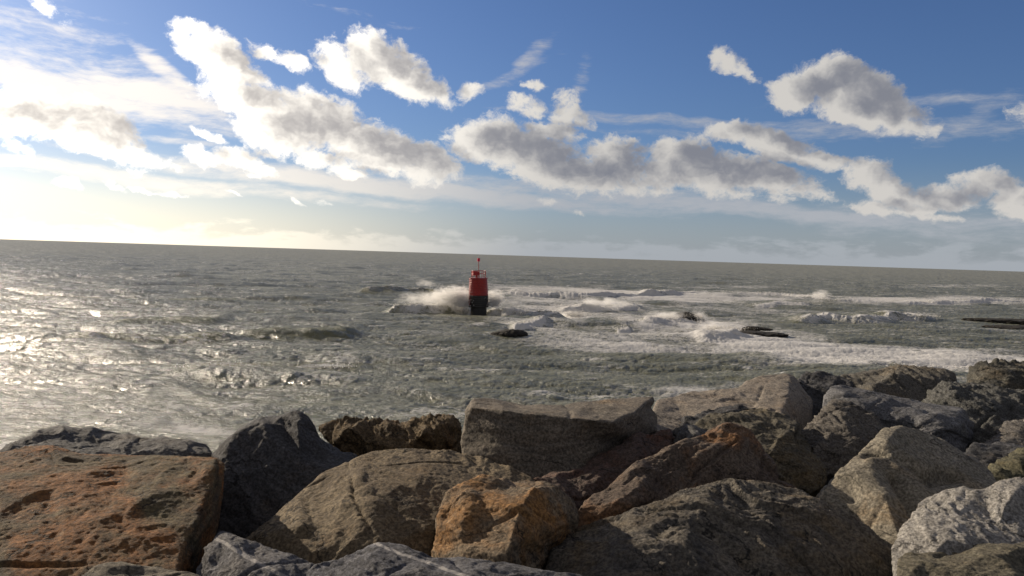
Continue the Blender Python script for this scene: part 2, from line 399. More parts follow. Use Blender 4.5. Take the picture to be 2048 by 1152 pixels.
ROCKS = [
 dict(k='A', label='huge flat-topped boulder with rusty orange and olive staining, at the left edge', chips=6, smooth=2, rough=.75, pal=((.085,.058,.032),(.15,.115,.055),(.25,.105,.03)), amt=.65, T=1.1, strata=(.15,-.25,1),
  out=[(-190,930,5.3),(0,906,5.4),(60,892,5.55),(110,893,5.65),(160,906,5.6),(260,912,5.6),(350,913,5.6),(432,916,5.55),(446,932,5.7),(444,985,5.6),(432,1060,5.4),(405,1150,5.1),(400,1300,4.6),(-190,1300,3.6)],
  inn=[(428,938,5.3),(408,1020,4.85),(375,1080,4.55),(345,1170,4.15),(200,1040,4.6),(60,1050,4.5),(330,980,5.0),(150,960,5.05),(0,980,4.85)]),
 dict(k='B', label='long low grey boulder behind the rusty orange one, in front of the foam', pal=GREY, T=1.2, strata=(.1,.2,1),
  out=[(-190,915,7),(0,900,7.0),(35,880,7.3),(88,862,7.6),(120,856,7.7),(180,860,7.8),(262,862,7.8),(285,872,7.6),(390,884,7.4),(412,893,7.3),(432,918,7.0),(440,1000,6.5),(-150,1000,6.4)],
  inn=[(100,874,7.2),(250,878,7.2),(250,905,6.9),(340,895,7.05)]),
 dict(k='C', label='tall dark grey peaked boulder rising beside the rusty slab', pal=DGREY, T=1.3, strata=(.6,.2,1), rough=.7,
  out=[(418,912,6.9),(440,888,6.9),(468,866,6.9),(490,850,7.0),(528,832,7.1),(560,830,7.1),(580,824,7.1),(592,820,7.1),(607,826,7.1),(625,850,7.0),(640,872,7.0),(665,890,6.9),(712,910,6.8),(730,960,6.4),(600,1100,6.2),(430,1120,6.2)],
  inn=[(520,850,6.85),(600,845,6.88),(500,950,6.55),(600,920,6.6),(560,1020,6.35),(450,920,6.65)]),
 dict(k='D', label='small golden brown craggy boulder at the water, behind the rounded brown one', pal=GOLD, T=1.0, rough=1.5, vox=.8, strata=(.8,.1,.6),
  out=[(642,858,8.3),(665,848,8.4),(690,838,8.4),(740,838,8.5),(800,840,8.5),(850,836,8.6),(878,828,8.7),(905,833,8.7),(916,848,8.6),(923,870,8.6),(922,905,8.4),(800,960,7.9),(700,950,7.9),(670,885,8.1),(655,872,8.2)],
  inn=[(695,862,7.98),(760,852,8.2),(850,858,8.1),(815,895,8.0),(740,890,7.95),(880,850,8.35)]),
 dict(k='E', label='massive square boulder with a sunlit sandy top and dark front, overlooking the water', pal=((.09,.078,.062),(.165,.14,.11),(.19,.13,.07)), T=.9, strata=(.1,.05,1), smooth=2, chips=0, rough=.42, seed=205,
  out=[(924,885,7.05),(928,850,7.1),(934,815,7.15),(945,798,7.4),(990,799,7.6),(1050,811,7.65),(1130,810,7.7),(1180,803,7.8),(1240,796,7.95),(1306,793,8.1),(1310,803,8.1),(1300,813,7.9),(1314,830,7.9),(1314,862,7.7),(1260,890,7.3),(1150,960,6.7),(1060,980,6.6),(960,950,6.8),(925,915,6.95)],
  inn=[(942,814,7.05),(1010,822,6.9),(1080,830,6.85),(1140,836,6.8),(1225,845,6.85),(1268,825,7.25),(1298,803,7.75),(1200,880,6.95),(1000,880,6.85),(1100,910,6.75),(1250,860,7.1)]),
 dict(k='F', label='large smooth rounded brown boulder in the middle foreground', pal=((.12,.088,.052),(.20,.155,.095),(.19,.115,.05)), T=.9, rough=.75, strata=(-.3,-.3,1), smooth=10, chips=10,
  out=[(460,1120,4.95),(500,1072,5.15),(550,1030,5.35),(600,985,5.55),(645,950,5.75),(700,920,5.95),(745,903,6.15),(830,897,6.25),(900,902,6.3),(960,914,6.3),(1020,933,6.2),(1064,953,6.1),(1075,1000,5.8),(900,1200,4.8),(500,1200,4.7)],
  inn=[(650,1080,4.9),(750,1000,5.2),(850,950,5.65),(850,1060,5.0),(950,990,5.5),(720,955,5.5),(600,1050,5.05),(740,1100,4.8)]),
 dict(k='G', label='blocky orange and ochre boulder with a grey broken side, bottom centre', pal=((.12,.095,.065),(.27,.205,.135),(.35,.175,.055)), amt=.6, T=.7, rough=.9, vox=.85, strata=(.2,.5,.8), smooth=3,
  out=[(866,1120,4.75),(872,1060,4.85),(880,1015,4.9),(895,985,5.0),(930,962,5.1),(962,950,5.2),(1000,961,5.15),(1050,953,5.2),(1075,960,5.2),(1120,973,5.25),(1148,998,5.3),(1157,1030,5.3),(1152,1070,5.3),(1125,1120,5.2),(1080,1200,4.9),(880,1200,4.45)],
  inn=[(1065,985,4.85),(1038,1020,4.65),(1022,1060,4.5),(1015,1115,4.4),(965,1000,4.86),(925,1000,4.82),(940,1080,4.58),(985,1045,4.68),(1100,1050,4.8),(900,1030,4.78)]),
 dict(k='H', label='rough blue-grey pointed boulder at the bottom edge, in front of the rusty slab', pal=((.11,.11,.12),(.19,.19,.20),(.16,.14,.12)), T=.6, rough=1.0, strata=(.7,.2,.7), vein=((470,1100,4.3),(560,1150,4.1),.012),
  out=[(380,1185,4.2),(397,1138,4.35),(418,1095,4.5),(440,1062,4.65),(456,1060,4.65),(500,1080,4.6),(560,1106,4.5),(640,1131,4.4),(700,1160,4.3),(700,1250,3.9),(385,1250,3.9)],
  inn=[(462,1085,4.4),(475,1120,4.25),(560,1140,4.15)]),
 dict(k='I', label='dark blue-grey boulder crossed by a thin white vein, along the bottom edge', pal=((.09,.09,.10),(.16,.16,.175),(.13,.12,.11)), T=.55, rough=.9, strata=(.3,.3,1), vein=((795,1103,4.15),(930,1152,3.95),.010),
  out=[(615,1145,4.15),(640,1126,4.2),(680,1119,4.25),(715,1100,4.35),(742,1084,4.42),(770,1084,4.42),(860,1105,4.35),(960,1119,4.3),(1060,1139,4.25),(1165,1152,4.15),(1190,1260,3.7),(620,1260,3.6)],
  inn=[(745,1115,4.12),(880,1140,4.0),(780,1150,3.95)]),
 dict(k='J', label='rounded top of a grey-brown boulder poking up at the bottom left edge', pal=TAN, T=.4, rough=.7, strata=(.1,.3,1),
  out=[(150,1165,3.5),(172,1140,3.6),(195,1128,3.65),(245,1123,3.7),(320,1129,3.7),(370,1141,3.65),(410,1158,3.6),(400,1250,3.2),(160,1250,3.2)],
  inn=[(250,1150,3.5)]),
 dict(k='K', label='reddish purple-brown boulder wedged behind the ochre block, sloping up to the right', pal=RED, T=.9, rough=1.1, strata=(-.5,.2,.9),
  out=[(1064,960,6.1),(1100,948,6.25),(1140,943,6.4),(1182,917,6.65),(1240,885,6.95),(1285,866,7.2),(1340,858,7.3),(1350,875,7.2),(1345,900,7.0),(1300,960,6.5),(1180,1060,5.9),(1140,1040,5.8),(1110,990,5.95)],
  inn=[(1200,945,6.35),(1270,905,6.7),(1170,990,6.05),(1130,975,6.0)]),
 dict(k='L', label='big brown-purple boulder with a lit ridge climbing to the right, centre right', pal=((.10,.072,.055),(.185,.145,.11),(.23,.11,.04)), amt=.6, T=.9, rough=1.05, strata=(-.5,.1,.9),
  out=[(1145,1060,5.4),(1153,1028,5.5),(1172,1002,5.6),(1230,952,5.9),(1290,912,6.2),(1345,890,6.4),(1400,868,6.6),(1455,848,6.8),(1475,849,6.8),(1500,860,6.8),(1530,895,6.75),(1548,925,6.7),(1562,962,6.5),(1594,972,6.3),(1590,1020,6.0),(1400,1100,5.7),(1180,1100,5.3)],
  inn=[(1300,955,5.85),(1400,912,6.25),(1470,880,6.5),(1470,950,6.25),(1350,1000,5.85),(1235,1000,5.55),(1520,960,6.35)]),
 dict(k='M', label='small grey wedge-shaped stone tucked behind the brown ridge boulder', pal=GREY, T=.5, strata=(.8,.2,.6),
  out=[(1335,905,7.2),(1346,864,7.5),(1380,845,7.7),(1412,856,7.7),(1440,862,7.6),(1430,900,7.1),(1360,935,6.9)], inn=[(1385,868,7.25),(1365,890,7.2)]),
 dict(k='N', label='ochre and dark-green lichened boulder with a flat craggy top, behind the brown ridge boulder', pal=((.085,.077,.058),(.17,.15,.11),(.19,.135,.06)), amt=.4, T=1.0, rough=1.25, strata=(.2,.2,1),
  out=[(1400,878,7.9),(1392,850,8.3),(1410,832,8.5),(1460,818,8.7),(1500,815,8.8),(1540,822,8.7),(1570,832,8.6),(1600,846,8.4),(1607,860,8.3),(1640,912,7.8),(1657,950,7.5),(1645,990,7.2),(1560,1000,6.9),(1450,920,7.1)],
  inn=[(1480,850,7.9),(1580,866,7.85),(1540,880,7.5),(1600,935,7.3),(1500,832,8.3)]),
 dict(k='N2', label='small dark slabby stone beside the lichened boulder, on the big sunlit slab', pal=DGREY, T=.6, rough=1.2, strata=(.2,.2,1),
  out=[(1362,850,8.7),(1370,837,8.9),(1400,827,9.0),(1450,815,9.1),(1480,811,9.1),(1520,825,9.0),(1500,870,8.5),(1380,880,8.5)], inn=[(1410,842,8.6),(1450,838,8.6)]),
 dict(k='O', label='broad flat tan boulder sloping down to the water, sunlit, with a dark right side', pal=((.16,.14,.115),(.24,.205,.165),(.20,.15,.10)), T=1.2, rough=.45, strata=(.1,-.2,1), smooth=2, chips=6,
  out=[(1295,860,8.4),(1308,812,9.5),(1314,800,9.9),(1345,795,10.1),(1385,784,10.5),(1478,776,10.8),(1492,762,11.2),(1530,751,11.6),(1572,747,11.8),(1588,752,11.8),(1605,775,11.6),(1624,800,11.3),(1625,850,10.4),(1560,900,8.4),(1400,900,8.1)],
  inn=[(1580,760,11.3),(1577,790,10.35),(1560,835,9.15),(1500,800,10.1),(1420,830,9.2)]),
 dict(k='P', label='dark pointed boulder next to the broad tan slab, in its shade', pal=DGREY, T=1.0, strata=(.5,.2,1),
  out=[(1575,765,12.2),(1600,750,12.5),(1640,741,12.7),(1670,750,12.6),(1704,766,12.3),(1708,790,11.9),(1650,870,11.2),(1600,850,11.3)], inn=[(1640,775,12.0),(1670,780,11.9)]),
 dict(k='Q', label='wide dark boulder with a sunlit tan left face and streaked front, at the water line', pal=((.075,.07,.06),(.13,.12,.10),(.16,.12,.07)), T=1.3, rough=.7, strata=(1,.1,.1), smooth=3,
  out=[(1672,756,13.4),(1700,745,13.6),(1760,735,13.6),(1790,731,13.5),(1850,735,13.4),(1890,738,13.3),(1910,745,13.2),(1914,768,13.0),(1900,810,12.4),(1800,830,12.1),(1700,810,12.4)],
  inn=[(1775,742,13.0),(1745,776,12.5),(1735,800,12.3),(1830,760,12.8),(1895,760,12.9)]),
 dict(k='R', label='long smooth blue-grey boulder with a deep hollow, sloping to the right', pal=((.085,.085,.09),(.15,.15,.155),(.12,.11,.09)), T=1.1, rough=.6, strata=(.3,.3,1), smooth=8,
  out=[(1640,830,9.8),(1648,790,10),(1660,772,10.2),(1685,770,10.2),(1740,781,10.1),(1850,804,9.9),(1932,819,9.7),(1945,850,9.6),(1942,890,9.3),(1930,930,8.9),(1750,930,8.5),(1650,880,9.0)],
  inn=[(1740,812,9.45),(1850,832,9.1),(1925,850,9.1),(1840,880,8.8),(1690,788,9.75)], groove=[(1765,833,9.3,1835,850,9.1,.16,.22)]),
 dict(k='S', label='rounded grey-tan boulder leaning against the long blue-grey one', pal=((.10,.09,.08),(.16,.145,.125),(.14,.11,.08)), T=.7, rough=1.0, strata=(.4,.3,1),
  out=[(1597,870,8.9),(1612,845,9.0),(1640,815,9.2),(1665,801,9.3),(1700,805,9.3),(1745,829,9.1),(1768,856,8.9),(1755,900,8.4),(1700,950,7.9),(1640,950,7.9),(1620,900,8.2)], inn=[(1690,835,8.75),(1655,865,8.5),(1725,870,8.5)]),
 dict(k='T', label='angular grey boulder with a pale left point and mossy flank, far right', pal=((.08,.08,.075),(.15,.15,.14),(.10,.11,.06)), T=1.1, rough=1.3, strata=(.7,.1,.8),
  out=[(1848,805,11.1),(1862,785,11.3),(1885,767,11.6),(1930,765,11.7),(1990,767,11.7),(2060,788,11.5),(2200,800,11.2),(2200,900,10),(1960,930,9.8),(1925,880,10.3)],
  inn=[(1912,786,11.0),(1940,795,10.9),(2000,805,10.8),(1985,850,10.4),(1890,800,11.0)]),
 dict(k='U', label='dark broken boulder at the water line, topmost on the right edge', pal=((.06,.058,.05),(.12,.115,.095),(.13,.10,.06)), T=1.3, rough=1.3, strata=(.3,.1,1),
  out=[(1925,785,13.6),(1936,755,14.2),(1941,736,14.4),(1960,725,14.6),(2060,725,14.6),(2220,735,14.3),(2220,830,12.8),(1990,820,12.8)], inn=[(1985,742,13.9),(2050,745,13.8),(1960,765,13.6)]),
 dict(k='V', label='grey-tan rounded boulder on the right edge, above the dark low stone', pal=((.12,.11,.10),(.19,.175,.155),(.14,.11,.08)), T=.8, strata=(.2,.3,1),
  out=[(1965,895,8.9),(1985,868,9.2),(2010,845,9.5),(2060,828,9.7),(2200,830,9.5),(2200,940,8.4),(1990,935,8.5)], inn=[(2030,875,8.95),(2005,890,8.8)]),
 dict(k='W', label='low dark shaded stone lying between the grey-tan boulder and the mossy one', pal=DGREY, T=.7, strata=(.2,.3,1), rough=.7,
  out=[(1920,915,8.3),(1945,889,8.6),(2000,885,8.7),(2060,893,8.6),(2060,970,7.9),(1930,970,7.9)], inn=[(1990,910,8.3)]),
 dict(k='X', label='mossy olive-yellow boulder cut by the right edge', pal=((.09,.085,.055),(.16,.15,.095),(.17,.13,.06)), T=.7, strata=(.2,.3,1),
  out=[(1972,950,7.5),(1990,925,7.7),(2020,905,7.95),(2060,890,8.15),(2200,890,8.1),(2200,1000,7.2),(2000,1010,7.2)], inn=[(2040,925,7.55)]),
 dict(k='Y', label='smooth tan boulder carved with dark wavy hollows and a sharp left edge', pal=((.15,.135,.105),(.23,.205,.16),(.24,.16,.08)), T=.8, rough=.45, strata=(.3,.3,1), smooth=6, chips=24,
  out=[(1622,998,6.1),(1665,955,6.25),(1700,922,6.4),(1740,884,6.6),(1762,861,6.7),(1780,852,6.8),(1800,851,6.8),(1860,867,6.9),(1915,894,6.9),(1950,914,6.85),(1985,948,6.7),(1997,972,6.5),(1990,1020,6.1),(1850,1120,5.5),(1790,1140,5.4),(1690,1080,5.8)],
  inn=[(1775,880,6.45),(1710,945,6.15),(1770,990,5.85),(1860,915,6.5),(1920,960,6.3),(1860,1000,5.95),(1800,1070,5.55),(1720,1020,5.9),(1800,930,6.2)],
  groove=[(1740,900,6.4,1830,940,6.3,.075,.12),(1850,955,6.2,1915,940,6.4,.07,.13),(1790,950,6.1,1835,1020,5.8,.06,.10),(1690,960,6.1,1700,990,6.0,.05,.05)]),
 dict(k='Z', label='huge dark grey and ochre banded boulder at the bottom, right of the ochre block', pal=((.085,.08,.075),(.23,.20,.155),(.19,.13,.06)), amt=.45, T=1.0, rough=1.3, strata=(-.2,-.6,.75), smooth=3,
  out=[(1092,1140,4.8),(1105,1098,4.95),(1130,1065,5.1),(1180,1049,5.15),(1232,1037,5.2),(1290,1014,5.3),(1335,997,5.4),(1390,969,5.55),(1425,961,5.6),(1500,962,5.7),(1560,972,5.7),(1600,977,5.7),(1640,994,5.6),(1700,1029,5.5),(1750,1064,5.4),(1785,1099,5.3),(1805,1160,5.1),(1810,1260,4.7),(1150,1260,4.2),(1110,1180,4.6)],
  inn=[(1250,1085,4.78),(1400,1025,5.12),(1550,1015,5.35),(1500,1090,4.9),(1350,1100,4.68),(1300,1150,4.45),(1650,1080,5.1),(1180,1090,4.9),(1190,1140,4.6),(1600,1150,4.8),(1450,1150,4.6)]),
 dict(k='AA', label='pale sunlit grey boulder at the bottom right, tallest of the two in the corner', pal=PALE, T=.7, rough=1.1, strata=(.4,-.2,.8), smooth=3,
  out=[(1782,1100,4.65),(1800,1060,4.85),(1830,1018,5.05),(1862,989,5.2),(1900,982,5.25),(1960,975,5.25),(1990,961,5.3),(2030,954,5.35),(2080,960,5.35),(2240,985,5.3),(2240,1180,4.4),(1800,1180,4.3)],
  inn=[(1925,1025,4.88),(1880,1080,4.55),(2000,1060,4.75),(1935,1085,4.55),(1850,1050,4.75),(1930,1005,4.98),(2030,990,5.05)]),
 dict(k='BB', label='olive-grey boulder with a flat top edge in the bottom right corner', pal=((.11,.10,.07),(.18,.16,.115),(.17,.12,.06)), T=.6, strata=(.1,.2,1),
  out=[(1793,1180,4.1),(1797,1115,4.4),(1810,1105,4.45),(1900,1097,4.5),(1960,1087,4.55),(2060,1075,4.6),(2240,1070,4.5),(2240,1280,3.7),(1795,1280,3.7)], inn=[(1840,1125,4.28),(1900,1120,4.3),(2030,1105,4.35)]),
]
RIDGE = {'E': [(942,814,7.05),(1010,822,6.9),(1080,830,6.85),(1140,836,6.8),(1225,845,6.85),(1268,825,7.25),(1298,803,7.75)],
 'Q': [(1775,742,13.0),(1745,776,12.5),(1735,800,12.3)], 'O': [(1580,760,11.3),(1577,790,10.35),(1560,835,9.15)],
 'A': [(428,938,5.3),(408,1020,4.85),(375,1080,4.55),(345,1170,4.15)], 'G': [(1065,985,4.85),(1038,1020,4.65),(1022,1060,4.5),(1015,1115,4.4)],
 'Y': [(1775,880,6.45),(1710,945,6.15)]}
for i, s in enumerate(ROCKS):
    if s['k'] in RIDGE: s['ridge'] = RIDGE[s['k']]
    s['in'] = s['inn']
    ob, cen = build_rock(s, s.get('seed', 11+i))
    vein = None
    if 'vein' in s:
        a, b, w = s['vein']; pa = P(*a); pb = P(*b); nv = np.cross(pb-pa, pa-EYE); nv /= np.linalg.norm(nv)
        vein = (pa-cen, nv, w)
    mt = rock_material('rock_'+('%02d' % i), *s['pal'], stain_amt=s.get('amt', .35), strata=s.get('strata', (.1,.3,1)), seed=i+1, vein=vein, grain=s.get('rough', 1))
    ob.data.materials.append(mt)
    tag(ob, s['label'], 'boulder', 'boulders of the breakwater')

# rubble core under the boulders
def crest_edge(x): return 9.0 + np.clip((x+1)*.56, -1.2, 9)
xs = np.linspace(-16, 26, 700); ts = np.linspace(0, 1, 520)
X, Tt = np.meshgrid(xs, ts)
Y = -6 + Tt*(crest_edge(X)+18+6)
Z = 8-2.75 - np.clip(Y-crest_edge(X), 0, None)*.62
g3 = np.stack([X.ravel()*.9, Y.ravel()*.9, Z.ravel()*0], 1); n = fbm(g3, 5, .55); ck = fbm(g3*1.6+9, 2)
n = n*.3 + .3*(np.round(ck*5)/5) + .12*fbm(g3*3, 3, .6, True); Z = Z + n.reshape(X.shape)
idx = np.arange(X.size).reshape(X.shape)
fc = np.stack([idx[:-1,:-1], idx[:-1,1:], idx[1:,1:], idx[1:,:-1]], -1).reshape(-1, 4)
o = link('ground', mesh_np('ground', np.stack([X, Y, Z], -1).reshape(-1, 3), fc, rock_material('rubble', *DGREY, seed=77)))
tag(o, kind='structure')
# ---------------------------------------------------------------- sea
def ocean_tile(N, L, kp, Hs, wdir, spread, kmin=0, kmax=1e9, seed=1, chop=1.0, slope=4.0):
    rs = np.random.RandomState(seed)
    k1 = np.fft.fftfreq(N, L/N)*2*np.pi; KX, KY = np.meshgrid(k1, k1); K = np.hypot(KX, KY); K[0, 0] = 1e-6
    th = np.cos(np.arctan2(KY, KX)-wdir)
    S = np.exp(-1.25*(kp/K)**2)*K**(-slope)*np.where(th > 0, th**spread, .04*np.abs(th)**spread)
    S[(K < kmin) | (K > kmax)] = 0; S[0, 0] = 0
    A = np.sqrt(S)*(rs.normal(size=S.shape)+1j*rs.normal(size=S.shape))
    h = np.fft.ifft2(A).real; sc = Hs/4/h.std(); A *= sc; h *= sc
    dx = np.fft.ifft2(-1j*KX/K*A).real*chop; dy = np.fft.ifft2(-1j*KY/K*A).real*chop
    st = L/N
    jxx = 1+(np.roll(dx, -1, 1)-np.roll(dx, 1, 1))/(2*st); jyy = 1+(np.roll(dy, -1, 0)-np.roll(dy, 1, 0))/(2*st)
    jxy = (np.roll(dx, -1, 0)-np.roll(dx, 1, 0))/(2*st)
    J = jxx*jyy-jxy**2
    return np.stack([dx, dy, h, J], -1).astype(np.float32)
def sample(tile, L, x, y):
    N = tile.shape[0]; u = x/L*N; v = y/L*N; iu = np.floor(u).astype(np.int64); iv = np.floor(v).astype(np.int64)
    fu = (u-iu)[..., None].astype(np.float32); fv = (v-iv)[..., None].astype(np.float32)
    a = iu % N; b = (iu+1) % N; c = iv % N; d = (iv+1) % N
    return (tile[c, a]*(1-fu)+tile[c, b]*fu)*(1-fv)+(tile[d, a]*(1-fu)+tile[d, b]*fu)*fv
fullf = 1600.
dys = np.concatenate([np.arange(640, 430, -1.5), np.arange(430, 220, -.9), np.arange(220, 60, -.42), np.arange(60, 2, -.4), np.geomspace(2, .35, 16)])
rows = 8*fullf/dys                                    # distance ahead of the eye, dense near, sparse far
cols = np.linspace(-.95, .95, 2000)
YY, TT = np.meshgrid(rows, cols, indexing='ij'); XX = YY*TT
x = XX.ravel(); y = YY.ravel()
T1 = ocean_tile(1024, 331., 2*math.pi/25, 1.05, R(-97), 8, seed=3, chop=1.0, kmax=2*math.pi/1.6)
T2 = ocean_tile(512, 61., 2*math.pi/4.0, .17, R(-88), 4, seed=5, kmin=2*math.pi/7, chop=1.1, slope=3.7)
T3 = ocean_tile(512, 23., 2*math.pi/1.3, .085, R(-60), 1, seed=8, kmin=2*math.pi/2.6, chop=1.0, slope=3.6)
s1 = sample(T1, 331., x+57, y+23); 
ca, sa_ = math.cos(.4), math.sin(.4)
s2 = sample(T2, 61., x*ca-y*sa_, x*sa_+y*ca)
s3 = sample(T3, 23., x, y)
dx = s1[:,0]; dy = s1[:,1]; dz = s1[:,2].copy()
dx = dx + s2[:,0]*ca+s2[:,1]*sa_; dy = dy - s2[:,0]*sa_+s2[:,1]*ca; dz = dz + s2[:,2]
near3 = np.clip(1.3-y/160, 0, 1)
dx = dx + s3[:,0]*near3; dy = dy+s3[:,1]*near3; dz = dz + s3[:,2]*near3
foam = np.clip((.36-s1[:,3])*1.6, 0, 1)*.8 + np.clip((.18-s2[:,3])*1.2, 0, 1)*.6

# photo position of each sea point (used only to lay out the surf where it stands)
def back(x, y, z=0):
    d = np.stack([x, y, np.full_like(x, z-8.0)], -1); dep = d@_F
    return 1024+1600*(d@_R)/dep, 576-1600*(d@_U)/dep
U, V = back(x, y)
surf = np.zeros_like(x)
n_lo = fbm(np.stack([x*.05, y*.035, y*0], 1), 4, .55)
n_rg = fbm(np.stack([x*.9, y*.5, y*0+25], 1), 5, .65, True)
n_md = fbm(np.stack([x*.22, y*.16, y*0+5], 1), 4, .6)
def blob(cx, cy, rx, ry, rot, a):
    c, s = math.cos(R(rot)), math.sin(R(rot)); du = U-cx; dv = V-cy
    e = ((du*c+dv*s)/rx)**2+((-du*s+dv*c)/ry)**2
    return a*np.exp(-e)
for b in [(1180,628,170,26,3,.85),(1360,655,190,26,4,.95),(1150,585,210,11,2,.95),(1450,597,280,11,1,.9),(1800,601,360,8,0,.85),(1250,612,260,14,2,.7),(1080,600,120,14,3,.7),(1540,688,260,22,5,1.0),(1850,710,340,17,4,1.0),
          (1300,690,300,22,3,.6),(1100,665,140,20,3,.5),(1820,628,60,9,0,.8),(1450,575,140,5,0,.4),(1900,572,160,5,0,.4),(360,852,110,16,3,.85),(1400,780,110,14,-4,.6),(1700,730,200,14,0,.6),
          (1000,640,90,12,3,.6),(880,612,60,8,0,.5),(1550,625,160,12,2,.45),(1000,730,300,30,3,.18),(30,880,90,20,0,.5),(970,830,40,10,0,.5),(700,645,200,8,2,.2)]:
    surf = np.maximum(surf, blob(*b))
surf = surf*np.clip(.85+1.5*n_lo+.7*n_md, 0, 1.4)

# breaking crests: photo polyline of the crest foot, height (m), front width, back width, foam
CREST = [
 ([(720,584),(790,585),(850,584),(885,586)], 1.3, 2.0, 6, .25, .9),
 ([(980,588),(1080,592),(1180,594),(1290,590),(1340,588)], 1.5, 2.2, 7, 1.0, .5),
 ([(770,622),(840,622),(900,622),(945,622)], 1.6, 1.8, 4, .55, .9),
 ([(965,624),(1000,624),(1060,634),(1130,640)], 1.9, 2.0, 4, .6, .9),
 ([(1110,622),(1180,620),(1270,618),(1290,620)], 1.35, 2.0, 6, 1.0, .4),
 ([(1020,655),(1070,650),(1100,645)], .8, 1.8, 4, .8, .4),
 ([(1280,650),(1340,647),(1410,645)], 1.0, 1.8, 5, 1.0, .4),
 ([(1390,678),(1440,676),(1480,672)], .8, 1.8, 4, 1.0, .4),
 ([(1230,658),(1260,657)], .25, 1.5, 3, 1.0, .4),
 ([(1290,590),(1420,586),(1560,590),(1700,600)], 1.0, 1.6, 6, 1.0, .4),
 ([(1640,604),(1800,606),(1950,604),(2200,606)], .9, 2.2, 6, .9, .4),
 ([(1580,645),(1640,640),(1720,642),(1790,638),(1880,640)], 1.1, 2.6, 8, .55, .8),
 ([(1750,636),(1830,634),(1880,638)], .7, 2.2, 5, 1.0, .4),
 ([(1500,612),(1560,610),(1620,612)], .6, 2, 5, .7, .4),
 ([(370,736),(440,734),(560,738),(740,735)], .32, 1.6, 6, .3, .9),
 ([(230,640),(330,638),(450,640)], .5, 2.8, 8, .08, .8),
 ([(480,665),(600,668),(720,664)], .6, 2.8, 7, .02, .8),
 ([(150,672),(300,676),(480,672)], .45, 2.8, 7, .05, .8),
 ([(60,590),(300,598),(520,600)], .35, 3, 9, .04, .8),
 ([(1700,735),(1900,738),(2150,745)], .5, 2.0, 4, .8, .4),
 ([(1500,720),(1640,722),(1760,718)], .4, 2.0, 4, .6, .4),
]
thin = np.zeros_like(x)
wig = fbm(np.stack([x*.18, y*.02, y*0+11], 1), 3, .5)
for pl, H, wf, wb, fo, th in CREST:
    w = np.array([sea_pt(*p) for p in pl]); wx = w[:,0]; wy = w[:,1]
    yc = np.interp(x, wx, wy) + wig*2.0
    # ends fade
    ln = max(wx[-1]-wx[0], 1.); e = np.clip((x-wx[0])/(.22*ln)+.3, 0, 1)*np.clip((wx[-1]-x)/(.22*ln)+.3, 0, 1)
    e = e*e*(3-2*e)
    s = yc-y                                        # >0: camera side
    prof = np.where(s > 0, np.exp(-(s/wf)**2), np.exp(-(s/wb)**2))
    msk = e > 0
    H = H*(.9 if fo < .6 else .66)
    dz += H*prof*e*(.8+.5*wig)*(1+.35*n_md)
    dy -= .55*H*prof*e*(s > -wf)*np.clip(prof, 0, 1)
    front = np.exp(-((s-.5*wf)/(1.1*wf))**2)
    crest = np.exp(-(s/(.30*wf))**2)
    ff = e*np.maximum(front*fo*1.1, crest*min(1, fo*2.5)*.9)*np.clip(.95+1.0*n_md, .2, 1.3)
    surf = np.maximum(surf, ff)
    if fo > .45:                                     # broken water tumbles: ragged crest
        dz += e*front*H*(.25*np.clip(n_rg, -.3, 1) - .05)
        dy -= e*front*.2*n_rg*H
    thin = np.maximum(thin, e*th*np.exp(-((s-.1*wf)/(.9*wf))**2))
calm = 1-.6*np.clip(surf, 0, 1); dz -= (1-calm)*(s2[:,2]+s3[:,2]*near3)
lump = fbm(np.stack([x*1.1, y*.8, y*0+3], 1), 4, .62)
dz += np.clip(surf, 0, 1)*lump*.09*np.clip(1.2-y/400, .2, 1)
# water calms towards the rocks
nearsh = np.clip((y-24)/25, .45, 1)
co = np.stack([x+dx*nearsh, y+dy*nearsh, dz*nearsh-.1], -1)
far = np.clip(1-(y-2500)/9000, 0, 1); co[:, 2] = co[:, 2]*far
idx = np.arange(x.size).reshape(YY.shape)
fc = np.stack([idx[:-1,:-1], idx[:-1,1:], idx[1:,1:], idx[1:,:-1]], -1).reshape(-1, 4)

wm, T, out = material('sea_water')
geo = T.n.new('ShaderNodeNewGeometry'); pos = geo.outputs['Position']
def attr(nm):
    a = T.n.new('ShaderNodeAttribute'); a.attribute_name = nm; return a.outputs['Fac']
fa = attr('foam'); fs_ = attr('surf'); thn = attr('thin')
dist = T.vm('LENGTH', pos)
flat = T.map(pos, rot=(0, 0, .04), sc=(.5, .85, .3))
wrp = T.vm('ADD', flat, T.vm('SCALE', T.vm('SUBTRACT', T.noise(flat, .55, 4, .6, color=True), (.5,.5,.5)), scale=2.4))
n1 = T.noise(wrp, 1.3, 7, .62)
n2 = T.noise(wrp, .33, 5, .6)
ridge = T.math('ABSOLUTE', T.math('SUBTRACT', T.noise(wrp, .9, 7, .62), .5))
thr = T.ss(ridge, .004, .060, 1, 0)
ridge2 = T.math('ABSOLUTE', T.math('SUBTRACT', T.noise(T.vm('ADD', wrp, (31, 7, 2)), 2.1, 7, .62), .5))
thr2 = T.ss(ridge2, .004, .070, 1, 0)
# broad foam in the surf zone: lacy where thin, solid where thick
cov = T.math('ADD', T.math('MULTIPLY', fs_, 1.15), T.math('MULTIPLY', T.math('SUBTRACT', n1, .5), 1.45))
cov = T.math('ADD', cov, T.math('MULTIPLY', T.math('SUBTRACT', n2, .5), .7))
solid = T.ss(cov, .50, .74)
lace = T.math('MULTIPLY', T.math('MAXIMUM', thr, thr2), T.ss(T.math('ADD', fs_, T.math('MULTIPLY', T.math('SUBTRACT', n2, .5), .9)), .12, .45))
lace = T.math('MULTIPLY', lace, T.ss(fs_, .04, .25))
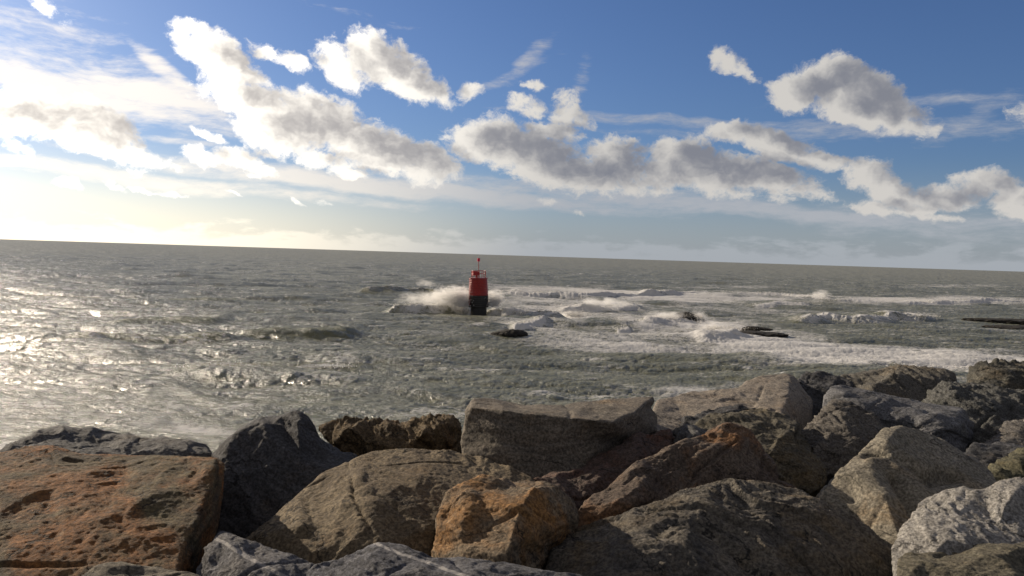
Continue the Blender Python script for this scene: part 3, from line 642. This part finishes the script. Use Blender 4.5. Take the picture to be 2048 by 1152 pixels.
# thin threads on open water, in patches
patch = T.ss(T.noise(flat, .20, 6, .7), .47, .66)
thread = T.math('MULTIPLY', T.math('MULTIPLY', thr, patch), .6)
caps = T.ss(T.math('ADD', fa, T.math('MULTIPLY', T.math('SUBTRACT', n1, .5), 1.2)), .42, .7)
# scattered small whitecaps out to sea, stretched along the crests
cap_n = T.noise(T.map(pos, rot=(0, 0, .05), sc=(.22, .34, .2)), 1.0, 6, .72)
cap_f = T.math('MULTIPLY', T.ss(cap_n, .60, .67), .75)
thread = T.math('MAXIMUM', thread, cap_f)
foamf = T.math('MAXIMUM', T.math('MAXIMUM', solid, T.math('MULTIPLY', lace, .75)), T.math('MAXIMUM', thread, caps), clamp=True)
# faint overall aerated scum
water_c = T.mix(T.ss(n2, .35, .65), (.122, .126, .086), (.160, .161, .113))
water_c = T.mix(T.math('MULTIPLY', thn, .75), water_c, (.20, .19, .085))
water_c = T.mix(T.ss(fs_, .15, .8, 0, .45), water_c, (.34, .33, .29))
rip = T.noise(T.map(pos, rot=(0, 0, .5), sc=(1, 1.6, .5)), 5.5, 7, .66)
rip2 = T.noise(T.map(pos, rot=(0, 0, -.3), sc=(1, 1.6, .5)), .9, 5, .6)
nb = bump(T, T.math('ADD', T.math('MULTIPLY', rip, .11), T.math('MULTIPLY', rip2, .30)), 1.0, 1.0)
wd = T.n.new('ShaderNodeBsdfDiffuse'); T._in(wd.inputs['Color'], water_c); T._in(wd.inputs['Normal'], nb)
wg = T.n.new('ShaderNodeBsdfGlossy'); T._in(wg.inputs['Color'], (.95, .95, .95)); T._in(wg.inputs['Roughness'], T.ss(dist, 40, 900, .18, .36)); T._in(wg.inputs['Normal'], nb)
fr = T.n.new('ShaderNodeFresnel'); fr.inputs[0].default_value = 1.33; T._in(fr.inputs['Normal'], nb)
# on a rough sea the facets one sees lean towards the viewer, so grazing reflection saturates
frc = T.math('MINIMUM', fr.outputs[0], T.ss(dist, 30, 500, .28, .23))
wb_ = T.n.new('ShaderNodeMixShader'); T._in(wb_.inputs[0], frc); T.l.new(wd.outputs[0], wb_.inputs[1]); T.l.new(wg.outputs[0], wb_.inputs[2])
tr = T.n.new('ShaderNodeBsdfTranslucent'); T._in(tr.inputs[0], (.30, .30, .11)); T._in(tr.inputs['Normal'], nb)
mx = T.n.new('ShaderNodeMixShader'); T._in(mx.inputs[0], T.math('MULTIPLY', thn, .28)); T.l.new(wb_.outputs[0], mx.inputs[1]); T.l.new(tr.outputs[0], mx.inputs[2])
fb = bump(T, T.noise(pos, 3.0, 8, .7), .5, .2)
fo_ = T.n.new('ShaderNodeBsdfPrincipled'); T._in(fo_.inputs['Base Color'], (.93, .92, .90)); T._in(fo_.inputs['Roughness'], .7); T._in(fo_.inputs['Normal'], fb)
ft = T.n.new('ShaderNodeBsdfTranslucent'); T._in(ft.inputs[0], (.78, .75, .66)); 
fm = T.n.new('ShaderNodeMixShader'); T._in(fm.inputs[0], .45); T.l.new(fo_.outputs[0], fm.inputs[1]); T.l.new(ft.outputs[0], fm.inputs[2])
m2_ = T.n.new('ShaderNodeMixShader'); T._in(m2_.inputs[0], foamf); T.l.new(mx.outputs[0], m2_.inputs[1]); T.l.new(fm.outputs[0], m2_.inputs[2])
T.l.new(m2_.outputs[0], out.inputs[0])

me = mesh_np('water', co, fc, wm)
for nm, a in (('foam', foam), ('surf', surf), ('thin', thin)):
    at = me.attributes.new(nm, 'FLOAT', 'POINT'); at.data.foreach_set('value', np.clip(a, 0, 1.5).astype(np.float32))
water = tag(link('water', me), kind='structure')
# ---------------------------------------------------------------- beacon
def lathe(bm, prof, seg=40, cx=0, cy=0):
    rings = []
    for (r, z) in prof:
        rings.append([bm.verts.new((cx+r*math.cos(2*math.pi*i/seg), cy+r*math.sin(2*math.pi*i/seg), z)) for i in range(seg)])
    for a, b in zip(rings[:-1], rings[1:]):
        for i in range(seg): bm.faces.new((a[i], a[(i+1) % seg], b[(i+1) % seg], b[i]))
    bm.faces.new(rings[-1]); bm.faces.new(rings[0][::-1])
def tube(bm, a, b, r, seg=8):
    a = Vector(a); b = Vector(b); d = (b-a).normalized(); q = d.to_track_quat('Z', 'Y')
    ra = [bm.verts.new(a+q@Vector((r*math.cos(2*math.pi*i/seg), r*math.sin(2*math.pi*i/seg), 0))) for i in range(seg)]
    rb = [bm.verts.new(b+q@Vector((r*math.cos(2*math.pi*i/seg), r*math.sin(2*math.pi*i/seg), 0))) for i in range(seg)]
    for i in range(seg): bm.faces.new((ra[i], ra[(i+1) % seg], rb[(i+1) % seg], rb[i]))
    bm.faces.new(ra[::-1]); bm.faces.new(rb)
def box(bm, c, s, bev=0.0):
    r = bmesh.ops.create_cube(bm, size=1.0); vs = r['verts']
    for v in vs: v.co = Vector((c[0]+v.co.x*s[0], c[1]+v.co.y*s[1], c[2]+v.co.z*s[2]))
    if bev: bmesh.ops.bevel(bm, geom=list({e for v in vs for e in v.link_edges}), offset=bev, segments=2, affect='EDGES')
def bobj(name, bm, mat, parent=None, smooth=False):
    me = bpy.data.meshes.new(name); bmesh.ops.recalc_face_normals(bm, faces=bm.faces); bm.to_mesh(me); bm.free(); me.materials.append(mat)
    if smooth:
        for p in me.polygons: p.use_smooth = True
    return link(name, me, parent)
def paint(name, c, dirt, rough=.4, scale=2):
    m, T, out = material(name); co = T.n.new('ShaderNodeTexCoord').outputs['Object']
    f = T.ss(T.noise(T.map(co, sc=(1, 1, .4)), scale, 7, .65), .45, .75)
    cc = T.mix(T.math('MULTIPLY', f, .6), c, dirt)
    principled(T, out, Base_Color=cc, Roughness=rough, Normal=bump(T, T.noise(co, 6, 5, .6), .5, .05)); return m
red = paint('red_paint', (.30, .018, .016), (.16, .013, .012), .36)
redm = paint('red_metal', (.36, .012, .016), (.22, .02, .02), .4)
topm = paint('topmark_red', (.62, .02, .07), (.5, .03, .06), .4)
dark = paint('dark_weed', (.018, .017, .016), (.035, .036, .028), .6)
BD = 108.5
bc = P(957.2, 627, BD); ux = 1600/BD
bx_, by_ = bc[0], bc[1]
bea = bpy.data.objects.new('beacon', None); C.objects.link(bea); bea.location = (bx_, by_, 0); bea.rotation_euler = (0, -math.atan(65/2048)*1.0, 0)
tag(bea, 'red round masonry beacon with a dark weedy base standing in the breaking waves', 'beacon')
z = lambda py: (P(957.2, py, BD)[2])
prof = []
z0, z1, zt = z(614), z(590.5), z(555.5)
ncz = 11
def courses(za, zb, ra, rb, n):
    pr = []
    for k in range(n):
        a = za+(zb-za)*k/n; b = za+(zb-za)*(k+1)/n; r0 = ra+(rb-ra)*(k/n); r1 = ra+(rb-ra)*((k+1)/n); g = .035; h = b-a
        pr += [(r0-g, a), (r0, a+h*.14), (r0+.012, a+h*.5), (r1, b-h*.14), (r1-g, b-.004)]
    return pr
bm = bmesh.new(); lathe(bm, courses(z1, zt-.10, 19.3/ux, 17.5/ux, 10)+[(18.3/ux, zt-.10), (18.3/ux, zt), (0.2, zt+.03)], 48); bobj('tower', bm, red, bea)
bm = bmesh.new(); lathe(bm, courses(z0, z1-.004, 20.0/ux, 19.4/ux, 6), 48); bobj('weedy_base', bm, dark, bea)
bm = bmesh.new(); lathe(bm, [(16.0/ux, -2.2), (16/ux, z0-.003)], 36); bobj('foot', bm, dark, bea)
zr = z(541.5); zm = z(519)
rr = 14.2/ux
bm = bmesh.new()
for k in range(10):
    a = 2*math.pi*(k+.35)/10; p = (rr*math.cos(a), rr*math.sin(a)); tube(bm, (*p, zt), (*p, zr), .035)
for hz_ in (zr, (zr+zt)/2+.08):
    for k in range(30):
        a = 2*math.pi*k/30; b = 2*math.pi*(k+1)/30
        tube(bm, (rr*math.cos(a), rr*math.sin(a), hz_), (rr*math.cos(b), rr*math.sin(b), hz_), .024, 6)
bobj('railing', bm, redm, bea)
bm = bmesh.new()
# curved red screen plate fixed on the left half of the railing
seg = 14; zs0, zs1 = zr-.62, zr-.04
lo = []; 
for k in range(seg+1):
    a = R(168+98*k/seg)
    lo.append([(q*math.cos(a), q*math.sin(a)) for q in (rr-.06, rr-.03)])
vv = [[bm.verts.new((*p, zz)) for p in l for zz in (zs0, zs1)] for l in lo]
for a, b in zip(vv[:-1], vv[1:]):
    for (i, j) in ((0,1),(1,3),(3,2),(2,0)): bm.faces.new((a[i], a[j], b[j], b[i]))
bm.faces.new((vv[0][0], vv[0][1], vv[0][3], vv[0][2])); bm.faces.new((vv[-1][0], vv[-1][1], vv[-1][3], vv[-1][2]))
bobj('screen_plate', bm, redm, bea)
bm = bmesh.new(); box(bm, (-.25, 0, zr-.38), (.7, .5, .5), .03); tube(bm, (-.25, 0, zt), (-.25, 0, zr-.6), .12); bobj('equipment_box', bm, redm, bea)
bm = bmesh.new(); tube(bm, (.02, -.02, zt), (.02, -.02, zm), .042, 10); bobj('mast', bm, redm, bea)
bm = bmesh.new(); lathe(bm, [(.17, z(522.8)), (.185, z(522.8)+.02), (.185, z(516.2)-.02), (.17, z(516.2))], 20, .02, -.02); bobj('topmark', bm, topm, bea, False)
# ladder up the lit side
bm = bmesh.new()
la = R(205); 
for s_ in (-.2, .2):
    ox, oy = -math.sin(la)*s_, math.cos(la)*s_
    tube(bm, (20.4/ux*math.cos(la)+ox, 20.4/ux*math.sin(la)+oy, z0+.3), (18.4/ux*math.cos(la)+ox, 18.4/ux*math.sin(la)+oy, zt+.05), .03)
for k in range(13):
    f = k/12.; r_ = (20.4-2*f*.95)/ux; zz = z0+.4+(zt-z0-.5)*f
    tube(bm, (r_*math.cos(la)+math.sin(la)*.2, r_*math.sin(la)-math.cos(la)*.2, zz), (r_*math.cos(la)-math.sin(la)*.2, r_*math.sin(la)+math.cos(la)*.2, zz), .025)
bobj('ladder', bm, redm, bea)

# ---------------------------------------------------------------- reef rocks awash
rm = rock_material('reef_rock', (.012,.011,.010), (.03,.027,.022), (.035,.03,.02), seed=91)
reefs = [((985,672),(1048,672),660,'long hump-backed black reef rock awash in front of the red beacon'),
 ((1338,645),(1402,645),634,'tallest black reef rock, in the white surf right of the beacon'),
 ((1244,650),(1290,651),645.5,'small low black reef rock between the beacon and the tallest reef rock'),
 ((1492,661),(1535,661),655,'thin black reef rock awash, upper of the pair right of the tallest'),
 ((1476,670),(1562,671),664,'thin black reef rock awash, lower and longer of the pair right of the tallest'),
 ((1955,644),(2120,647),635.5,'long black reef ledge awash at the right edge, upper of two'),
 ((1975,656),(2120,662),650,'low black reef ledge awash at the right edge, lower of two'),
 ((1833,601),(1853,601),597,'tiny far black reef rock in the outer line of surf, right')]
for i, (a, b, tp, lab) in enumerate(reefs):
    pa = sea_pt(*a); pb = sea_pt(*b); c = (pa+pb)/2; L = np.linalg.norm(pb-pa)/2
    H = (a[1]-tp)/1600*c[1]*(.85 if i in (1, 2) else .5)+.12
    if i == 7: H, L = .2, L*.6
    bm = bmesh.new(); bmesh.ops.create_icosphere(bm, subdivisions=6, radius=1.0)
    P0 = np.array([v.co[:] for v in bm.verts]); rs = np.random.RandomState(i+4); off = rs.uniform(0, 50, 3)
    Wd = min(L*.8, 3.5)
    q = P0*np.array([L, Wd, 1])
    f = 1+.35*fbm(q*.5+off, 4, .55)+.16*fbm(q*2+off, 4, .6, True)
    skew = .25*np.sin(P0[:,0]*2+i)
    zz = np.sign(P0[:,2])*np.abs(P0[:,2])**.8*H*(1.05+skew+.35*fbm(q*np.array([.9,.5,0])+off+3, 3, .6))*f
    co_ = np.stack([q[:,0]*f, q[:,1]*f, zz], 1)
    for v, p in zip(bm.verts, co_): v.co = p
    me = bpy.data.meshes.new('reef_rock'); bm.to_mesh(me); bm.free(); me.materials.append(rm)
    for p in me.polygons: p.use_smooth = True
    o = link('reef_rock', me); o.location = (c[0], c[1], .12)
    tag(o, lab, 'rock', 'reef rocks awash')

# ---------------------------------------------------------------- spray
scene.cycles.volume_bounces = 4
def spray(name, px, py, d, sx, sy, sz, den, seed, drift=(-1,.2,.0), nscale=1.0):
    mm, T, out = material('spray_mist_%d' % seed)
    co = T.n.new('ShaderNodeTexCoord').outputs['Object']
    rad = T.vm('LENGTH', co)
    nn = T.noise(T.map(T.vm('ADD', co, (seed*3., 0, 0)), sc=(sx*nscale*.5, sy*nscale*.5, sz*nscale)), 1.0, 7, .66)
    # dense at the foot, thinning upwards and outwards
    h = T.math('ADD', T.math('MULTIPLY', T.math('SUBTRACT', 1.0, rad), 1.0), T.math('MULTIPLY', T.math('SUBTRACT', nn, .5), 2.6))
    dn = T.math('MULTIPLY', T.ss(h, .12, 1.0), den)
    dn = T.math('MULTIPLY', dn, T.ss(rad, .75, 1.0, 1, 0))
    v = T.n.new('ShaderNodeVolumePrincipled'); T._in(v.inputs['Color'], (.97, .96, .94)); T._in(v.inputs['Density'], dn); v.inputs['Anisotropy'].default_value = .35
    T.l.new(v.outputs[0], out.inputs['Volume'])
    bm = bmesh.new(); bmesh.ops.create_icosphere(bm, subdivisions=3, radius=1.0)
    me = bpy.data.meshes.new('spray'); bm.to_mesh(me); bm.free(); me.materials.append(mm)
    o = link('spray', me); c = P(px, py, d); o.location = tuple(c); o.scale = (sx, sy, sz)
    tag(o, kind='stuff')
    return o
spray('s', 912, 596, 109, 4.8, 2.2, 2.1, 2.0, 1, nscale=3.2)
spray('s', 862, 600, 109, 6.0, 2.4, 1.6, .55, 2, nscale=1.6)
spray('s', 988, 598, 109.5, 2.0, 1.8, 1.7, 1.8, 3, nscale=2.2)
spray('s', 1152, 636, 106, 3.2, 2.0, 1.1, 1.4, 4)
spray('s', 1215, 606, 122, 6.5, 2.5, 1.1, .6, 5)
spray('s', 1335, 634, 102, 3.8, 2.0, .9, 1.2, 6)
spray('s', 1398, 630, 103, 1.5, 1.2, 1.0, 1.2, 7)
spray('s', 1420, 655, 93, 4.6, 2.0, .9, .6, 8)
spray('s', 1245, 648, 97, 1.7, 1.2, .8, 1.0, 9)
spray('s', 1640, 588, 165, 2.8, 2, 1.2, .9, 10)
spray('s', 850, 566, 152, 2.6, 2, 1.2, .25, 11)

# thrown droplets: over the beacon, the reef rocks and the ragged crests, blown to the left
rs = np.random.RandomState(12); pts = []; szs = []
def burst(px, py, d, n, up, wid, dep, blow):
    c = P(px, py, d); t = rs.beta(1.2, 2.6, n); a = rs.normal(size=n)
    z_ = t*up*rs.uniform(.5, 1, n)
    pts.append(np.stack([c[0]+a*wid*(.4+t)-blow*t*rs.uniform(0, 1, n), c[1]+rs.normal(size=n)*dep, np.maximum(.2, c[2])+z_], 1)); szs.append(rs.uniform(.012, .05, n)*(1.3-t))
burst(926, 612, 108.5, 5200, 3.4, .9, 1.0, 3.2); burst(985, 612, 109, 3000, 2.9, .7, .9, -.8)
burst(1335, 645, 101, 1500, 1.6, 1.6, .8, 2.0); burst(1397, 643, 102, 900, 1.8, .5, .6, .5); burst(1152, 642, 105, 1400, 1.8, 1.2, .8, 1.2)
burst(1450, 668, 91, 1000, 1.2, 1.6, .6, 1.6); burst(1243, 655, 96, 800, 1.2, .7, .5, .8); burst(1090, 640, 104, 1100, 1.5, .9, .6, .8)
for pl, H, wf, wb, fo, th in CREST:
    if fo < .2: continue
    w = np.array([sea_pt(*p) for p in pl]); L_ = np.ptp(w[:,0]); n = int(L_*26*fo)
    xx = rs.uniform(w[:,0].min(), w[:,0].max(), n); yy = np.interp(xx, w[:,0], w[:,1])+rs.normal(size=n)*.5
    cl = np.clip(fbm(np.stack([xx*.5, yy*.1, xx*0], 1), 3, .6)*1.6+.35, 0, 1.2)
    pts.append(np.stack([xx-rs.uniform(0, .8, n), yy-.6, H*.62+cl*rs.beta(1, 3, n)*.9-.1], 1)); szs.append(rs.uniform(.012, .04, n))
pts = np.concatenate(pts); szs = np.concatenate(szs)
tet = np.array([[1,1,1],[1,-1,-1],[-1,1,-1],[-1,-1,1]], float)
V = (pts[:,None]+tet[None]*szs[:,None,None]).reshape(-1, 3); b0 = np.arange(len(pts))[:,None,None]*4
F_ = (b0+np.array([[0,1,2],[0,3,1],[0,2,3],[1,3,2]])[None]).reshape(-1, 3)
dm, T, out = material('droplets'); df = T.n.new('ShaderNodeBsdfDiffuse'); T._in(df.inputs[0], (.9, .89, .87)); tl = T.n.new('ShaderNodeBsdfTranslucent'); T._in(tl.inputs[0], (.9, .89, .87))
ad = T.n.new('ShaderNodeMixShader'); ad.inputs[0].default_value = .5; T.l.new(df.outputs[0], ad.inputs[1]); T.l.new(tl.outputs[0], ad.inputs[2]); T.l.new(ad.outputs[0], out.inputs[0])
tag(link('spray_droplets', mesh_np('spray_droplets', V, F_, dm, False)), kind='stuff')
